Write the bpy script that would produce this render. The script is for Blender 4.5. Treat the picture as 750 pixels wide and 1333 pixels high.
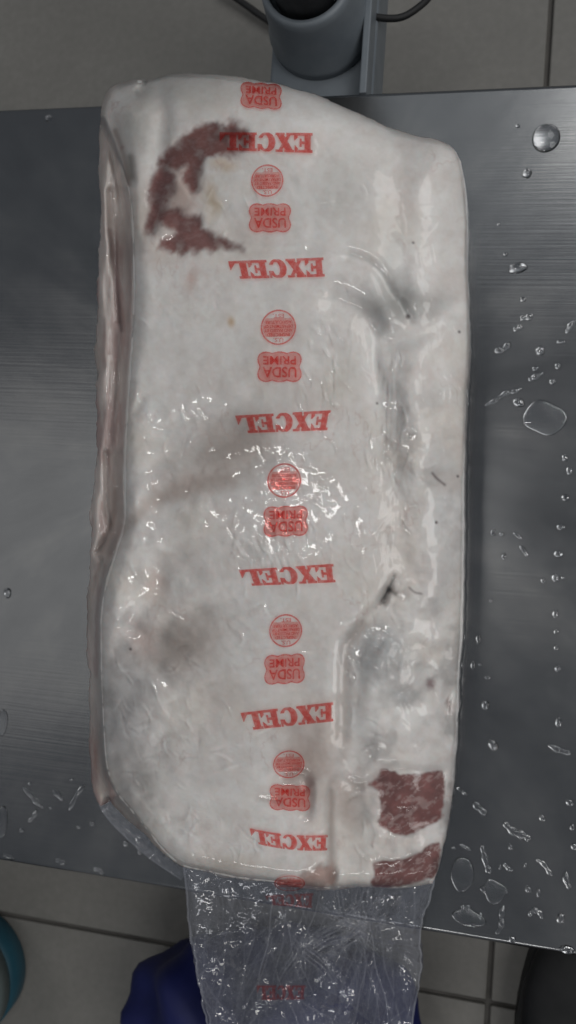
import bpy, bmesh, math, random
import numpy as np
from mathutils import Matrix, Vector

for o in list(bpy.data.objects):
    bpy.data.objects.remove(o)
scene = bpy.context.scene
C = scene.collection
rng = np.random.default_rng(7)
random.seed(7)

# ------------------------------------------------------------------ camera
FPX = 1154.0                    # focal length in photograph pixels (750 x 1333)
CX, CY = 375.0, 666.5
HC = 0.57                       # camera height above the steel plate
zd = np.array([.2236, -.0287, -.9743]); zd /= np.linalg.norm(zd)     # straight down, in camera axes (right, up, back)
WX = np.array([.9723, -.0618, .2255]); WX -= WX.dot(zd) * zd; WX /= np.linalg.norm(WX)
WZ = -zd
WY = np.cross(WZ, WX)
RW = np.stack([WX, WY, WZ])     # camera axes -> world
cam = bpy.data.cameras.new('camera')
camo = bpy.data.objects.new('camera', cam)
C.objects.link(camo)
M4 = Matrix.Identity(4)
for i in range(3):
    for j in range(3):
        M4[i][j] = RW[i][j]
M4[0][3], M4[1][3], M4[2][3] = 0, 0, HC
camo.matrix_world = M4
cam.sensor_fit = 'VERTICAL'
cam.sensor_height = 24.0
cam.lens = 24.0 * FPX / 1333.0
cam.clip_start = 0.01
cam.clip_end = 50
cam.dof.use_dof = True
cam.dof.focus_distance = 0.50
cam.dof.aperture_fstop = 5.5
scene.camera = camo

# ------------------------------------------------------------------ light
world = bpy.data.worlds.new('World')
scene.world = world
world.use_nodes = True
world.node_tree.nodes['Background'].inputs[0].default_value = (.80, .86, .95, 1)
world.node_tree.nodes['Background'].inputs[1].default_value = 0.11


def area(name, loc, target, sx, sy, power, col):
    l = bpy.data.lights.new(name, 'AREA')
    l.shape = 'RECTANGLE'
    l.size, l.size_y = sx, sy
    l.energy = power
    l.color = col
    o = bpy.data.objects.new(name, l)
    C.objects.link(o)
    o.location = loc
    d = Vector(target) - Vector(loc)
    o.rotation_euler = d.to_track_quat('-Z', 'Y').to_euler()
    return o


area('glint_tube_lamp', (-.46, .10, 2.0), (0, 0, 0), .05, .5, 2.4, (1.0, .985, .96))
area('glint_tube_lamp', (-.12, -1.95, 1.8), (0, 0, 0), 1.2, .12, 4.6, (1.0, .985, .96))  # added tube, gives glints on the loose bag end and front plate edge
area('added_fill_panel', (.85, 1.45, 2.0), (0, 0, 0), 1.1, 1.1, 8.6, (1.0, .985, .96))  # added fill, evens out the light on the pack
area('added_fill_panel', (1.40, -.20, 2.0), (0, 0, 0), 1.1, 1.1, 12.5, (1.0, .985, .96))  # second added fill, brightens the right and lower pack
area('far_plate_fill', (0.15, 1.28, 1.85), (.1, .2, 0), 1.5, 1.1, 1.0, (.92, .97, 1.0))  # added panel, mirrored in the upper right plate to lighten it
area('left_plate_fill', (-1.45, -.15, 1.6), (0, 0, 0), 1.0, 2.6, 2.0, (1.0, .98, .95))  # added panel, mirrored in the left plate to lighten it
scene.view_settings.view_transform = 'Standard'
scene.view_settings.look = 'None'
scene.view_settings.exposure = 0.12
scene.view_settings.gamma = 1.0
scene.cycles.transparent_max_bounces = 24
scene.cycles.max_bounces = 10


# ------------------------------------------------------------------ helpers
def at(u, v, z):
    """photograph pixel + height above the plate -> world point(s)"""
    u, v, z = np.broadcast_arrays(np.asarray(u, float), np.asarray(v, float), np.asarray(z, float))
    c = np.stack([(u - CX) / FPX, -(v - CY) / FPX, -np.ones_like(u)], -1)
    d = c @ RW.T
    t = (z - HC) / d[..., 2]
    p = d * t[..., None]
    p[..., 2] += HC
    return p


def atv(u, v, z):
    return Vector(at(u, v, z).tolist())


def thing(name, label, cat, loc=(0, 0, 0), group=None):
    o = bpy.data.objects.new(name, None)
    o.empty_display_size = .02
    C.objects.link(o)
    o.location = loc
    o['label'] = label
    o['category'] = cat
    if group:
        o['group'] = group
    return o


def link(name, me, mat, parent=None):
    o = bpy.data.objects.new(name, me)
    C.objects.link(o)
    if mat is not None and not me.materials:
        me.materials.append(mat)
    if parent is not None:
        o.parent = parent
        # parts are modelled in world space; undo the (translation only) chain of parents
        off = Vector((0, 0, 0))
        p = parent
        while p is not None:
            off += p.location
            p = p.parent
        o.location = -off
    return o


def mesh_np(name, verts, quads, smooth=True):
    verts = np.ascontiguousarray(verts, dtype=np.float32)
    quads = np.ascontiguousarray(quads, dtype=np.int32)
    n = quads.shape[1]
    me = bpy.data.meshes.new(name)
    me.vertices.add(len(verts))
    me.vertices.foreach_set('co', verts.ravel())
    me.loops.add(quads.size)
    me.loops.foreach_set('vertex_index', quads.ravel())
    me.polygons.add(len(quads))
    me.polygons.foreach_set('loop_start', np.arange(0, quads.size, n, dtype=np.int32))
    me.polygons.foreach_set('loop_total', np.full(len(quads), n, dtype=np.int32))
    me.update(calc_edges=True)
    me.polygons.foreach_set('use_smooth', np.full(len(quads), smooth, dtype=bool))
    me.update()
    return me


def grid_quads(nr, nc):
    i = np.arange(nr - 1)[:, None] * nc + np.arange(nc - 1)[None, :]
    return np.stack([i, i + nc, i + nc + 1, i + 1], -1).reshape(-1, 4)


def bm_mesh(name, bm, smooth=False):
    me = bpy.data.meshes.new(name)
    bm.normal_update()
    bm.to_mesh(me)
    bm.free()
    if smooth:
        for p in me.polygons:
            p.use_smooth = True
    return me


def bev_box(x0, x1, y0, y1, z0, z1, r, seg=3):
    bm = bmesh.new()
    bmesh.ops.create_cube(bm, size=1)
    for v in bm.verts:
        v.co = Vector(((x0 + x1) / 2 + v.co.x * (x1 - x0), (y0 + y1) / 2 + v.co.y * (y1 - y0), (z0 + z1) / 2 + v.co.z * (z1 - z0)))
    if r > 0:
        bmesh.ops.bevel(bm, geom=list(bm.edges), offset=r, segments=seg, affect='EDGES', profile=.5)
    return bm


def lathe(name, prof, center, seg=48, tilt=None, smooth=True):
    """prof: list of (radius, z); optional tilt (dx, dy) per metre of height"""
    bm = bmesh.new()
    rings = []
    for r, z in prof:
        ox, oy = (tilt[0] * z, tilt[1] * z) if tilt else (0, 0)
        rings.append([bm.verts.new((center[0] + ox + r * math.cos(2 * math.pi * k / seg), center[1] + oy + r * math.sin(2 * math.pi * k / seg), center[2] + z)) for k in range(seg)])
    for a, b in zip(rings[:-1], rings[1:]):
        for k in range(seg):
            bm.faces.new((a[k], a[(k + 1) % seg], b[(k + 1) % seg], b[k]))
    bm.faces.new(list(reversed(rings[0])))
    bm.faces.new(rings[-1])
    return bm_mesh(name, bm, smooth)


def tube(name, pts, r, seg=10):
    pts = [Vector(p) for p in pts]
    # Catmull-Rom resample
    out = []
    P = [pts[0] * 2 - pts[1]] + pts + [pts[-1] * 2 - pts[-2]]
    for i in range(1, len(P) - 2):
        for k in range(8):
            t = k / 8
            a, b, c, d = P[i - 1], P[i], P[i + 1], P[i + 2]
            out.append(.5 * ((2 * b) + (c - a) * t + (2 * a - 5 * b + 4 * c - d) * t * t + (3 * b - a - 3 * c + d) * t ** 3))
    out.append(pts[-1])
    bm = bmesh.new()
    rings = []
    for i, p in enumerate(out):
        t = (out[min(i + 1, len(out) - 1)] - out[max(i - 1, 0)]).normalized()
        s = t.cross(Vector((0, 0, 1))).normalized()
        n = s.cross(t)
        rings.append([bm.verts.new(p + (s * math.cos(2 * math.pi * k / seg) + n * math.sin(2 * math.pi * k / seg)) * r) for k in range(seg)])
    for a, b in zip(rings[:-1], rings[1:]):
        for k in range(seg):
            bm.faces.new((a[k], a[(k + 1) % seg], b[(k + 1) % seg], b[k]))
    bm.faces.new(rings[0])
    bm.faces.new(list(reversed(rings[-1])))
    bmesh.ops.recalc_face_normals(bm, faces=bm.faces)
    return bm_mesh(name, bm, True)


# ---- raster maps in photograph pixels (used to model relief and colour, then baked on real 3D meshes)
RW_, RH_ = 760, 1420
X0_, Y0_ = 0, 0
UU, VV = np.meshgrid(np.arange(RW_, dtype=float), np.arange(RH_, dtype=float))


def sample(img, u, v):
    u = np.clip(np.asarray(u, float), 0, RW_ - 1.001)
    v = np.clip(np.asarray(v, float), 0, RH_ - 1.001)
    i, j = u.astype(int), v.astype(int)
    fu, fv = u - i, v - j
    if img.ndim == 3:
        fu, fv = fu[..., None], fv[..., None]
    return (img[j, i] * (1 - fu) + img[j, i + 1] * fu) * (1 - fv) + (img[j + 1, i] * (1 - fu) + img[j + 1, i + 1] * fu) * fv


def vnoise(u, v, su, sv=None, seed=0):
    sv = sv or su
    r = np.random.default_rng(seed + 1000)
    G = r.uniform(-1, 1, (257, 257))
    a, b = u / su + 37.3, v / sv + 71.7
    i, j = np.floor(a).astype(int), np.floor(b).astype(int)
    fu, fv = a - i, b - j
    fu, fv = fu ** 3 * (fu * (fu * 6 - 15) + 10), fv ** 3 * (fv * (fv * 6 - 15) + 10)
    i, j, i1, j1 = i % 257, j % 257, (i + 1) % 257, (j + 1) % 257
    return (G[j, i] * (1 - fu) + G[j, i1] * fu) * (1 - fv) + (G[j1, i] * (1 - fu) + G[j1, i1] * fu) * fv


def fbm(u, v, s, seed=0, octs=4, aspect=1.0, gain=.5):
    a, t, w = 1.0, 0, 0
    for o in range(octs):
        t = t + a * vnoise(u, v, s, s * aspect, seed + o * 17)
        w += a
        a *= gain
        s /= 2.03
    return t / w


def blur(img, s):
    r = int(3 * s) + 1
    k = np.exp(-.5 * (np.arange(-r, r + 1) / s) ** 2)
    k /= k.sum()
    p = np.pad(img, ((r, r), (0, 0)), mode='edge')
    out = sum(k[i] * p[i:i + img.shape[0]] for i in range(2 * r + 1))
    p = np.pad(out, ((0, 0), (r, r)), mode='edge')
    return sum(k[i] * p[:, i:i + img.shape[1]] for i in range(2 * r + 1))


def smooth_poly(pts, n=6, closed=False):
    P = [np.array(p, float) for p in pts]
    if closed:
        P = [P[-1]] + P + [P[0], P[1]]
    else:
        P = [2 * P[0] - P[1]] + P + [2 * P[-1] - P[-2]]
    out = []
    for i in range(1, len(P) - 2):
        a, b, c, d = P[i - 1:i + 3]
        for k in range(n):
            t = k / n
            out.append(.5 * (2 * b + (c - a) * t + (2 * a - 5 * b + 4 * c - d) * t * t + (3 * b - a - 3 * c + d) * t ** 3))
    if not closed:
        out.append(P[-2])
    return np.array(out)


def line_dist(pts, u=UU, v=VV, closed=False, pad=None):
    pts = np.asarray(pts, float)
    if closed:
        pts = np.vstack([pts, pts[:1]])
    D = np.full(u.shape, 1e9)
    for a, b in zip(pts[:-1], pts[1:]):
        d = b - a
        L = max(d @ d, 1e-9)
        t = np.clip(((u - a[0]) * d[0] + (v - a[1]) * d[1]) / L, 0, 1)
        D = np.minimum(D, (u - a[0] - t * d[0]) ** 2 + (v - a[1] - t * d[1]) ** 2)
    return np.sqrt(D)


def inside(pts, u=UU, v=VV):
    pts = np.asarray(pts, float)
    r = np.zeros(u.shape, bool)
    for (x1, y1), (x2, y2) in zip(pts, np.roll(pts, -1, 0)):
        if y1 == y2:
            continue
        c = ((y1 > v) != (y2 > v)) & (u < (x2 - x1) * (v - y1) / (y2 - y1) + x1)
        r ^= c
    return r


def sstep(a, b, x):
    t = np.clip((x - a) / (b - a), 0, 1)
    return t * t * (3 - 2 * t)


# ---- material helpers
def new_mat(name):
    m = bpy.data.materials.new(name)
    m.use_nodes = True
    nt = m.node_tree
    return m, nt, nt.nodes['Principled BSDF'], nt.nodes['Material Output']


def nd(nt, t, **kw):
    n = nt.nodes.new(t)
    for k, v in kw.items():
        setattr(n, k, v)
    return n


def noise_node(nt, scale, detail=4, rough=.55, vec=None):
    n = nd(nt, 'ShaderNodeTexNoise')
    n.inputs['Scale'].default_value = scale
    n.inputs['Detail'].default_value = detail
    n.inputs['Roughness'].default_value = rough
    if vec is not None:
        nt.links.new(vec, n.inputs['Vector'])
    return n


def ramp(nt, src, stops):
    r = nd(nt, 'ShaderNodeValToRGB')
    e = r.color_ramp.elements
    while len(e) < len(stops):
        e.new(.5)
    for el, (p, c) in zip(e, stops):
        el.position = p
        el.color = (*c, 1) if len(c) == 3 else c
    nt.links.new(src, r.inputs[0])
    return r


def math_node(nt, op, a, b=None):
    n = nd(nt, 'ShaderNodeMath', operation=op)
    for i, x in enumerate((a, b)):
        if x is None:
            continue
        if isinstance(x, (int, float)):
            n.inputs[i].default_value = x
        else:
            nt.links.new(x, n.inputs[i])
    return n.outputs[0]


def bump(nt, bsdf, height, strength, dist):
    b = nd(nt, 'ShaderNodeBump')
    b.inputs['Strength'].default_value = strength
    b.inputs['Distance'].default_value = dist
    nt.links.new(height, b.inputs['Height'])
    nt.links.new(b.outputs[0], bsdf.inputs['Normal'])
    return b


def simple_mat(name, c1, c2, scale, rough=.5, metal=0, bstr=.2, bdist=.001, spec=.5):
    m, nt, p, out = new_mat(name)
    tc = nd(nt, 'ShaderNodeTexCoord')
    n = noise_node(nt, scale, 6, .6, tc.outputs['Object'])
    r = ramp(nt, n.outputs[0], [(.3, c1), (.7, c2)])
    nt.links.new(r.outputs[0], p.inputs['Base Color'])
    p.inputs['Roughness'].default_value = rough
    p.inputs['Metallic'].default_value = metal
    p.inputs['Specular IOR Level'].default_value = spec
    bump(nt, p, n.outputs[0], bstr, bdist)
    return m


# steel
def steel_mat():
    m, nt, p, out = new_mat('brushed_stainless_steel')
    p.inputs['Metallic'].default_value = 1
    geo = nd(nt, 'ShaderNodeNewGeometry')
    c0 = at(330, 560, 0)
    sub = nd(nt, 'ShaderNodeVectorMath', operation='SUBTRACT')
    nt.links.new(geo.outputs['Position'], sub.inputs[0])
    sub.inputs[1].default_value = tuple(c0)
    sx = nd(nt, 'ShaderNodeSeparateXYZ')
    nt.links.new(sub.outputs[0], sx.inputs[0])
    ang = math_node(nt, 'ARCTAN2', sx.outputs[1], sx.outputs[0])
    ln = nd(nt, 'ShaderNodeVectorMath', operation='LENGTH')
    nt.links.new(sub.outputs[0], ln.inputs[0])
    cmb = nd(nt, 'ShaderNodeCombineXYZ')
    nt.links.new(math_node(nt, 'MULTIPLY', ang, 1.6), cmb.inputs[0])
    nt.links.new(math_node(nt, 'MULTIPLY', ln.outputs['Value'], 2.5), cmb.inputs[1])
    wipe = noise_node(nt, 3.0, 5, .6, cmb.outputs[0])
    wipe.inputs['Distortion'].default_value = .3
    blot = noise_node(nt, 11, 5, .6, geo.outputs['Position'])
    # fine brush lines along x
    mp = nd(nt, 'ShaderNodeMapping')
    mp.inputs['Scale'].default_value = (9, 620, 1)
    nt.links.new(geo.outputs['Position'], mp.inputs[0])
    br = noise_node(nt, 1, 3, .6, mp.outputs[0])
    mixv = math_node(nt, 'ADD', math_node(nt, 'MULTIPLY', wipe.outputs[0], .5), math_node(nt, 'MULTIPLY', blot.outputs[0], .5))
    cr = ramp(nt, mixv, [(.34, (.30, .305, .31)), (.5, (.345, .35, .355)), (.66, (.425, .425, .42))])
    nt.links.new(cr.outputs[0], p.inputs['Base Color'])
    rr = ramp(nt, mixv, [(.3, (.17,) * 3), (.7, (.25,) * 3)])
    nt.links.new(rr.outputs[0], p.inputs['Roughness'])
    bump(nt, p, br.outputs[0], .22, .0003)
    return m


# tiles
def tile_mat():
    m, nt, p, out = new_mat('beige_floor_tile')
    geo = nd(nt, 'ShaderNodeNewGeometry')
    a = noise_node(nt, 6, 6, .6, geo.outputs['Position'])
    b = noise_node(nt, 160, 3, .6, geo.outputs['Position'])
    s = math_node(nt, 'ADD', math_node(nt, 'MULTIPLY', a.outputs[0], .65), math_node(nt, 'MULTIPLY', b.outputs[0], .35))
    r = ramp(nt, s, [(.32, (.185, .18, .166)), (.55, (.225, .218, .202)), (.7, (.26, .252, .234))])
    nt.links.new(r.outputs[0], p.inputs['Base Color'])
    p.inputs['Roughness'].default_value = .5
    bump(nt, p, b.outputs[0], .25, .0006)
    return m


def meat_mat():
    m, nt, p, out = new_mat('beef_fat_and_lean')
    at_ = nd(nt, 'ShaderNodeAttribute', attribute_name='Col')
    geo = nd(nt, 'ShaderNodeNewGeometry')
    n = noise_node(nt, 260, 5, .6, geo.outputs['Position'])
    n2 = noise_node(nt, 70, 5, .6, geo.outputs['Position'])
    nm = math_node(nt, 'ADD', math_node(nt, 'MULTIPLY', n.outputs[0], .5), math_node(nt, 'MULTIPLY', n2.outputs[0], .5))
    r = ramp(nt, nm, [(.33, (.90, .88, .865)), (.62, (1.0, 1.0, 1.0))])
    mx = nd(nt, 'ShaderNodeMix', data_type='RGBA', blend_type='MULTIPLY')
    mx.inputs[0].default_value = 1
    nt.links.new(at_.outputs[0], mx.inputs[6])
    nt.links.new(r.outputs[0], mx.inputs[7])
    nt.links.new(mx.outputs[2], p.inputs['Base Color'])
    p.inputs['Roughness'].default_value = .6
    p.inputs['Specular IOR Level'].default_value = .25
    p.inputs['Subsurface Weight'].default_value = .35
    p.inputs['Subsurface Radius'].default_value = (1.0, .55, .45)
    p.inputs['Subsurface Scale'].default_value = .0025
    bump(nt, p, n.outputs[0], .12, .0005)
    return m


def film_mat(name, haze, rough, tint=(1, 1, 1), wr_scale=420, wr=.35, ior=1.45, crease=False):
    m = bpy.data.materials.new(name)
    m.use_nodes = True
    nt = m.node_tree
    nt.nodes.remove(nt.nodes['Principled BSDF'])
    out = nt.nodes['Material Output']
    tr = nd(nt, 'ShaderNodeBsdfTransparent')
    tr.inputs[0].default_value = (*tint, 1)
    gl = nd(nt, 'ShaderNodeBsdfGlossy')
    gl.inputs['Roughness'].default_value = rough
    gl.inputs['Color'].default_value = (1, 1, 1, 1)
    df = nd(nt, 'ShaderNodeBsdfDiffuse')
    df.inputs[0].default_value = (.74, .76, .84, 1)
    fr = nd(nt, 'ShaderNodeFresnel')
    fr.inputs[0].default_value = ior
    geo = nd(nt, 'ShaderNodeNewGeometry')
    n = noise_node(nt, wr_scale, 3, .5, geo.outputs['Position'])
    b = nd(nt, 'ShaderNodeBump')
    b.inputs['Strength'].default_value = wr
    b.inputs['Distance'].default_value = .0006
    nt.links.new(n.outputs[0], b.inputs['Height'])
    nt.links.new(b.outputs[0], gl.inputs['Normal'])
    nt.links.new(b.outputs[0], fr.inputs['Normal'])
    m1 = nd(nt, 'ShaderNodeMixShader')
    m1.inputs[0].default_value = haze
    if crease:      # stress-whitened fold lines
        ca = nd(nt, 'ShaderNodeAttribute', attribute_name='Crease')
        nt.links.new(math_node(nt, 'ADD', math_node(nt, 'MULTIPLY', ca.outputs['Fac'], .20), haze), m1.inputs[0])
    nt.links.new(tr.outputs[0], m1.inputs[1])
    nt.links.new(df.outputs[0], m1.inputs[2])
    m2 = nd(nt, 'ShaderNodeMixShader')
    nt.links.new(fr.outputs[0], m2.inputs[0])
    nt.links.new(m1.outputs[0], m2.inputs[1])
    nt.links.new(gl.outputs[0], m2.inputs[2])
    nt.links.new(m2.outputs[0], out.inputs['Surface'])
    return m


def ink_mat(name, filt, col, body):
    """translucent ink: filters what lies below, with a little body of its own"""
    m = bpy.data.materials.new(name)
    m.use_nodes = True
    nt = m.node_tree
    p = nt.nodes['Principled BSDF']
    out = nt.nodes['Material Output']
    geo = nd(nt, 'ShaderNodeNewGeometry')
    n = noise_node(nt, 500, 4, .65, geo.outputs['Position'])
    worn = tuple(1 - (1 - c) * .62 for c in filt)
    r = ramp(nt, n.outputs[0], [(.36, worn), (.56, filt)])
    tr = nd(nt, 'ShaderNodeBsdfTransparent')
    nt.links.new(r.outputs[0], tr.inputs[0])
    p.inputs['Base Color'].default_value = (*col, 1)
    p.inputs['Roughness'].default_value = .3
    mx = nd(nt, 'ShaderNodeMixShader')
    mx.inputs[0].default_value = body
    nt.links.new(tr.outputs[0], mx.inputs[1])
    nt.links.new(p.outputs[0], mx.inputs[2])
    nt.links.new(mx.outputs[0], out.inputs['Surface'])
    return m


def water_mat():
    m = bpy.data.materials.new('clear_water')
    m.use_nodes = True
    p = m.node_tree.nodes['Principled BSDF']
    p.inputs['Base Color'].default_value = (.97, .98, 1, 1)
    p.inputs['Roughness'].default_value = .02
    p.inputs['IOR'].default_value = 1.33
    p.inputs['Transmission Weight'].default_value = 1
    nt = m.node_tree
    tc = nd(nt, 'ShaderNodeTexCoord')
    n = noise_node(nt, 120, 2, .5, tc.outputs['Object'])
    bump(nt, p, n.outputs[0], .08, .0005)
    return m


STEEL = steel_mat()
TILE = tile_mat()
GROUT = simple_mat('dark_grout', (.10, .095, .088), (.14, .133, .124), 60, .9)
MEAT = meat_mat()
FILM = film_mat('tight_clear_film', .03, .06, wr_scale=350, wr=.07, ior=1.40)
FILM_TAIL = film_mat('loose_clear_film', .075, .06, (.95, .96, .99), 150, .10, 1.7, True)
INK = ink_mat('red_ink', (.92, .35, .335), (.74, .12, .11), .12)
INK_PALE = ink_mat('pale_red_ink', (.97, .66, .64), (.74, .2, .18), .04)
INK_TAIL = ink_mat('red_ink_on_loose_film', (.95, .62, .60), (.50, .09, .09), .14)
WATER = water_mat()
PAINT = simple_mat('grey_blue_paint', (.15, .175, .20), (.21, .235, .26), 30, .45)
RUBBER = simple_mat('black_rubber', (.008, .009, .010), (.02, .02, .021), 40, .6)
BLUE = simple_mat('navy_plastic', (.005, .009, .075), (.010, .016, .12), 20, .6)
TEAL = simple_mat('teal_plastic', (.015, .075, .11), (.02, .10, .145), 25, .45)
PALE = simple_mat('pale_green_plastic', (.16, .22, .22), (.22, .28, .28), 25, .45)
BROWN = simple_mat('brown_leather', (.10, .035, .02), (.16, .06, .035), 60, .6)
DARKPAINT = simple_mat('dark_grey_paint', (.05, .052, .055), (.08, .082, .085), 40, .6)

# ------------------------------------------------------------------ floor
ZF = -0.17
gx = float(at(705, 50, ZF)[0]); gx2 = float(at(648, 1270, ZF)[0])
gy = float(at(135, 1219, ZF)[1]); gy2 = float(at(600, 1293, ZF)[1])
print('grout check', gx, gx2, gy, gy2)
gx, gy = (gx + gx2) / 2, (gy + gy2) / 2
TS = .53
fl = link('floor', bm_mesh('floor', bev_box(gx - 4 * TS, gx + 4 * TS, gy - 3 * TS, gy + 5 * TS, ZF - .05, ZF - .004, 0)), GROUT)
fl['kind'] = 'structure'
tme = bm_mesh('tile', bev_box(-TS / 2 + .002, TS / 2 - .002, -TS / 2 + .002, TS / 2 - .002, -.012, 0, .0012, 2))
tme.materials.append(TILE)
for i in range(-3, 3):
    for j in range(-2, 4):
        t = bpy.data.objects.new('tile', tme)
        C.objects.link(t)
        t.location = (gx + (i + .5) * TS, gy + (j + .5) * TS, ZF + random.uniform(-.0006, .0006))
        t.rotation_euler = (random.uniform(-.0015, .0015), random.uniform(-.0015, .0015), 0)
        t.parent = fl

# ------------------------------------------------------------------ platform scale
ys = [float(at(u, v, 0)[1]) for u, v in ((0, 142), (750, 108), (0, 1120), (750, 1247))]
print('plate edge check', ys)
YT, YB = (ys[0] + ys[1]) / 2, (ys[2] + ys[3]) / 2
XC = float(at(420, 118, 0)[0])
scale = thing('platform_scale', 'stainless steel platform scale with wet brushed plate and grey column bracket', 'scale', (XC, (YT + YB) / 2, ZF))
# platter: pan with a small rolled edge
bm = bev_box(XC - .34, XC + .34, YB, YT, -.035, 0, .0032, 4)
link('steel_plate', bm_mesh('steel_plate', bm, True), STEEL, scale)
for p in bpy.data.objects['steel_plate'].data.polygons:
    p.use_smooth = p.area < .001
link('base_frame', bm_mesh('base_frame', bev_box(XC - .26, XC + .26, YB + .05, YT - .04, -.11, -.036, .004, 2)), DARKPAINT, scale)
for sx in (-1, 1):
    for sy in (-1, 1):
        link('foot', lathe('foot', [(.022, 0), (.024, .004), (.024, .02), (.012, .024), (.012, .062)], (XC + sx * .22, (YB + YT) / 2 + sy * .18, ZF), 24), RUBBER, scale)
# column bracket behind the plate
bl, br_ = float(at(351, 100, -.03)[0]), float(at(487, 100, -.03)[0])
brk = link('column_bracket', bm_mesh('column_bracket', bev_box(bl, br_, YT + .002, YT + .12, -.075, -.030, .003, 3)), PAINT, scale)
link('bracket_flange', bm_mesh('bracket_flange', bev_box(br_ - .006, br_ - .001, YT + .004, YT + .115, -.0295, -.008, .001, 2)), PAINT, brk)
link('bracket_arm', bm_mesh('bracket_arm', bev_box(bl + .01, br_ - .01, YT - .05, YT + .1, -.10, -.077, .002, 2)), PAINT, scale)
sc = at(418, 33, -.025)
link('column_socket', lathe('column_socket', [(.0365, -.004), (.0365, .004), (.034, .010), (.031, .045), (.0305, .050), (.029, .052), (.0262, .052), (.0258, .050), (.0258, .03)], (sc[0], sc[1], -.025), 64), PAINT, scale)
link('column_pole', lathe('column_pole', [(.0225, 0), (.0225, .42), (.021, .424)], (sc[0], sc[1], -.02), 48), DARKPAINT, scale)
link('cable', tube('cable', [at(478, 20, -.03), at(503, 24, -.032), at(524, 22, -.034), at(543, 11, -.036), at(560, -5, -.04), at(575, -30, -.05)], .0024), RUBBER, scale)
link('cable', tube('cable', [at(285, -18, -.16), at(318, 5, -.162), at(345, 24, -.163), at(372, 40, -.164)], .003), RUBBER, scale)

# ------------------------------------------------------------------ things on the floor round the scale
bc = at(350, 1412, -.10)
bm = bmesh.new()
bmesh.ops.create_icosphere(bm, subdivisions=5, radius=1)
for v in bm.verts:
    c = v.co.copy()
    a = math.atan2(c.y, c.x)
    f = 1 + .10 * math.sin(3 * a + 2 * c.z) + .05 * math.sin(7 * a - 5 * c.z + 1) + .025 * math.sin(15 * a + 9 * c.z)
    v.co = Vector((bc[0] + c.x * .118 * f, bc[1] + c.y * .110 * f, ZF + .001 + max(0, (c.z + .55)) * .085 * f))
bb = link('blue_bundle', bm_mesh('blue_bundle', bm, True), BLUE)
bb['label'] = 'dark navy blue bundle lying on the floor below the loose bag end'
bb['category'] = 'bundle'
tb = at(-40, 1258, -.16)
bk = thing('plastic_bucket', 'teal and pale green plastic bucket at the lower left picture edge', 'bucket', (tb[0], tb[1], ZF))
link('bucket_base', lathe('bucket_base', [(.050, 0), (.053, .004), (.056, .034)], (tb[0], tb[1], ZF), 48), TEAL, bk)
link('bucket_wall', lathe('bucket_wall', [(.0555, .0345), (.064, .080)], (tb[0], tb[1], ZF), 48), PALE, bk)
link('bucket_rim', lathe('bucket_rim', [(.0645, .0805), (.070, .082), (.072, .088), (.078, .140), (.075, .142), (.069, .140), (.060, .08)], (tb[0], tb[1], ZF), 48), RUBBER, bk)

# black boot, lower right
def boot():
    c = at(768, 1318, -.12)
    pr = [(-.02, .002, .055), (.0, .003, .062)]
    b = thing('rubber_boot', 'black rubber boot on the floor at the lower right picture corner', 'boot', (c[0], c[1], ZF))
    rows, cols = 26, 40
    V = []
    for i in range(rows):
        t = i / (rows - 1)              # toe (0) to heel (1), toe points to +y
        w = .047 * math.sqrt(max(0, 1 - (1 - min(t / .28, 1)) ** 2)) * (1 - .18 * math.exp(-((t - .62) / .15) ** 2)) * math.sqrt(max(0, 1 - max(0, (t - .86) / .14) ** 2))
        hgt = .038 + .035 * sstep(.25, .7, t)
        hgt *= math.sqrt(max(0.02, 1 - (1 - min(t / .2, 1)) ** 2)) * math.sqrt(max(.03, 1 - max(0, (t - .9) / .1) ** 2))
        for k in range(cols):
            a = 2 * math.pi * k / cols
            V.append((c[0] + w * math.cos(a), c[1] + .06 - .27 * t, ZF + .012 + hgt / 2 + (hgt / 2) * math.sin(a)))
    Q = []
    for i in range(rows - 1):
        for k in range(cols):
            Q.append((i * cols + k, i * cols + (k + 1) % cols, (i + 1) * cols + (k + 1) % cols, (i + 1) * cols + k))
    link('upper', mesh_np('upper', np.array(V), np.array(Q)), RUBBER, b)
    V2, n = [], 48
    bm = bmesh.new()
    ring = []
    for k in range(n):
        a = 2 * math.pi * k / n
        y = math.sin(a)
        t = (1 - y) / 2
        w = .052 * (1 - .2 * math.exp(-((t - .62) / .15) ** 2))
        ring.append((c[0] + w * math.copysign(abs(math.cos(a)) ** .8, math.cos(a)), c[1] + .07 - .29 * t))
    lo = [bm.verts.new((x, y, ZF + .0005)) for x, y in ring]
    hi = [bm.verts.new((x, y, ZF + .02)) for x, y in ring]
    for k in range(n):
        bm.faces.new((lo[k], lo[(k + 1) % n], hi[(k + 1) % n], hi[k]))
    bm.faces.new(list(reversed(lo)))
    bm.faces.new(hi)
    link('sole', bm_mesh('sole', bm), RUBBER, b)
    link('shaft', lathe('shaft', [(.040, .0), (.046, .03), (.048, .11), (.050, .17), (.047, .172), (.044, .165), (.04, .10)], (c[0], c[1] - .15, ZF + .05), 40), RUBBER, b)
    link('trim_band', lathe('trim_band', [(.0487, 0), (.0515, .004), (.0515, .02), (.0492, .024)], (c[0], c[1] - .15, ZF + .155), 40), BROWN, b)
boot()

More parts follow.
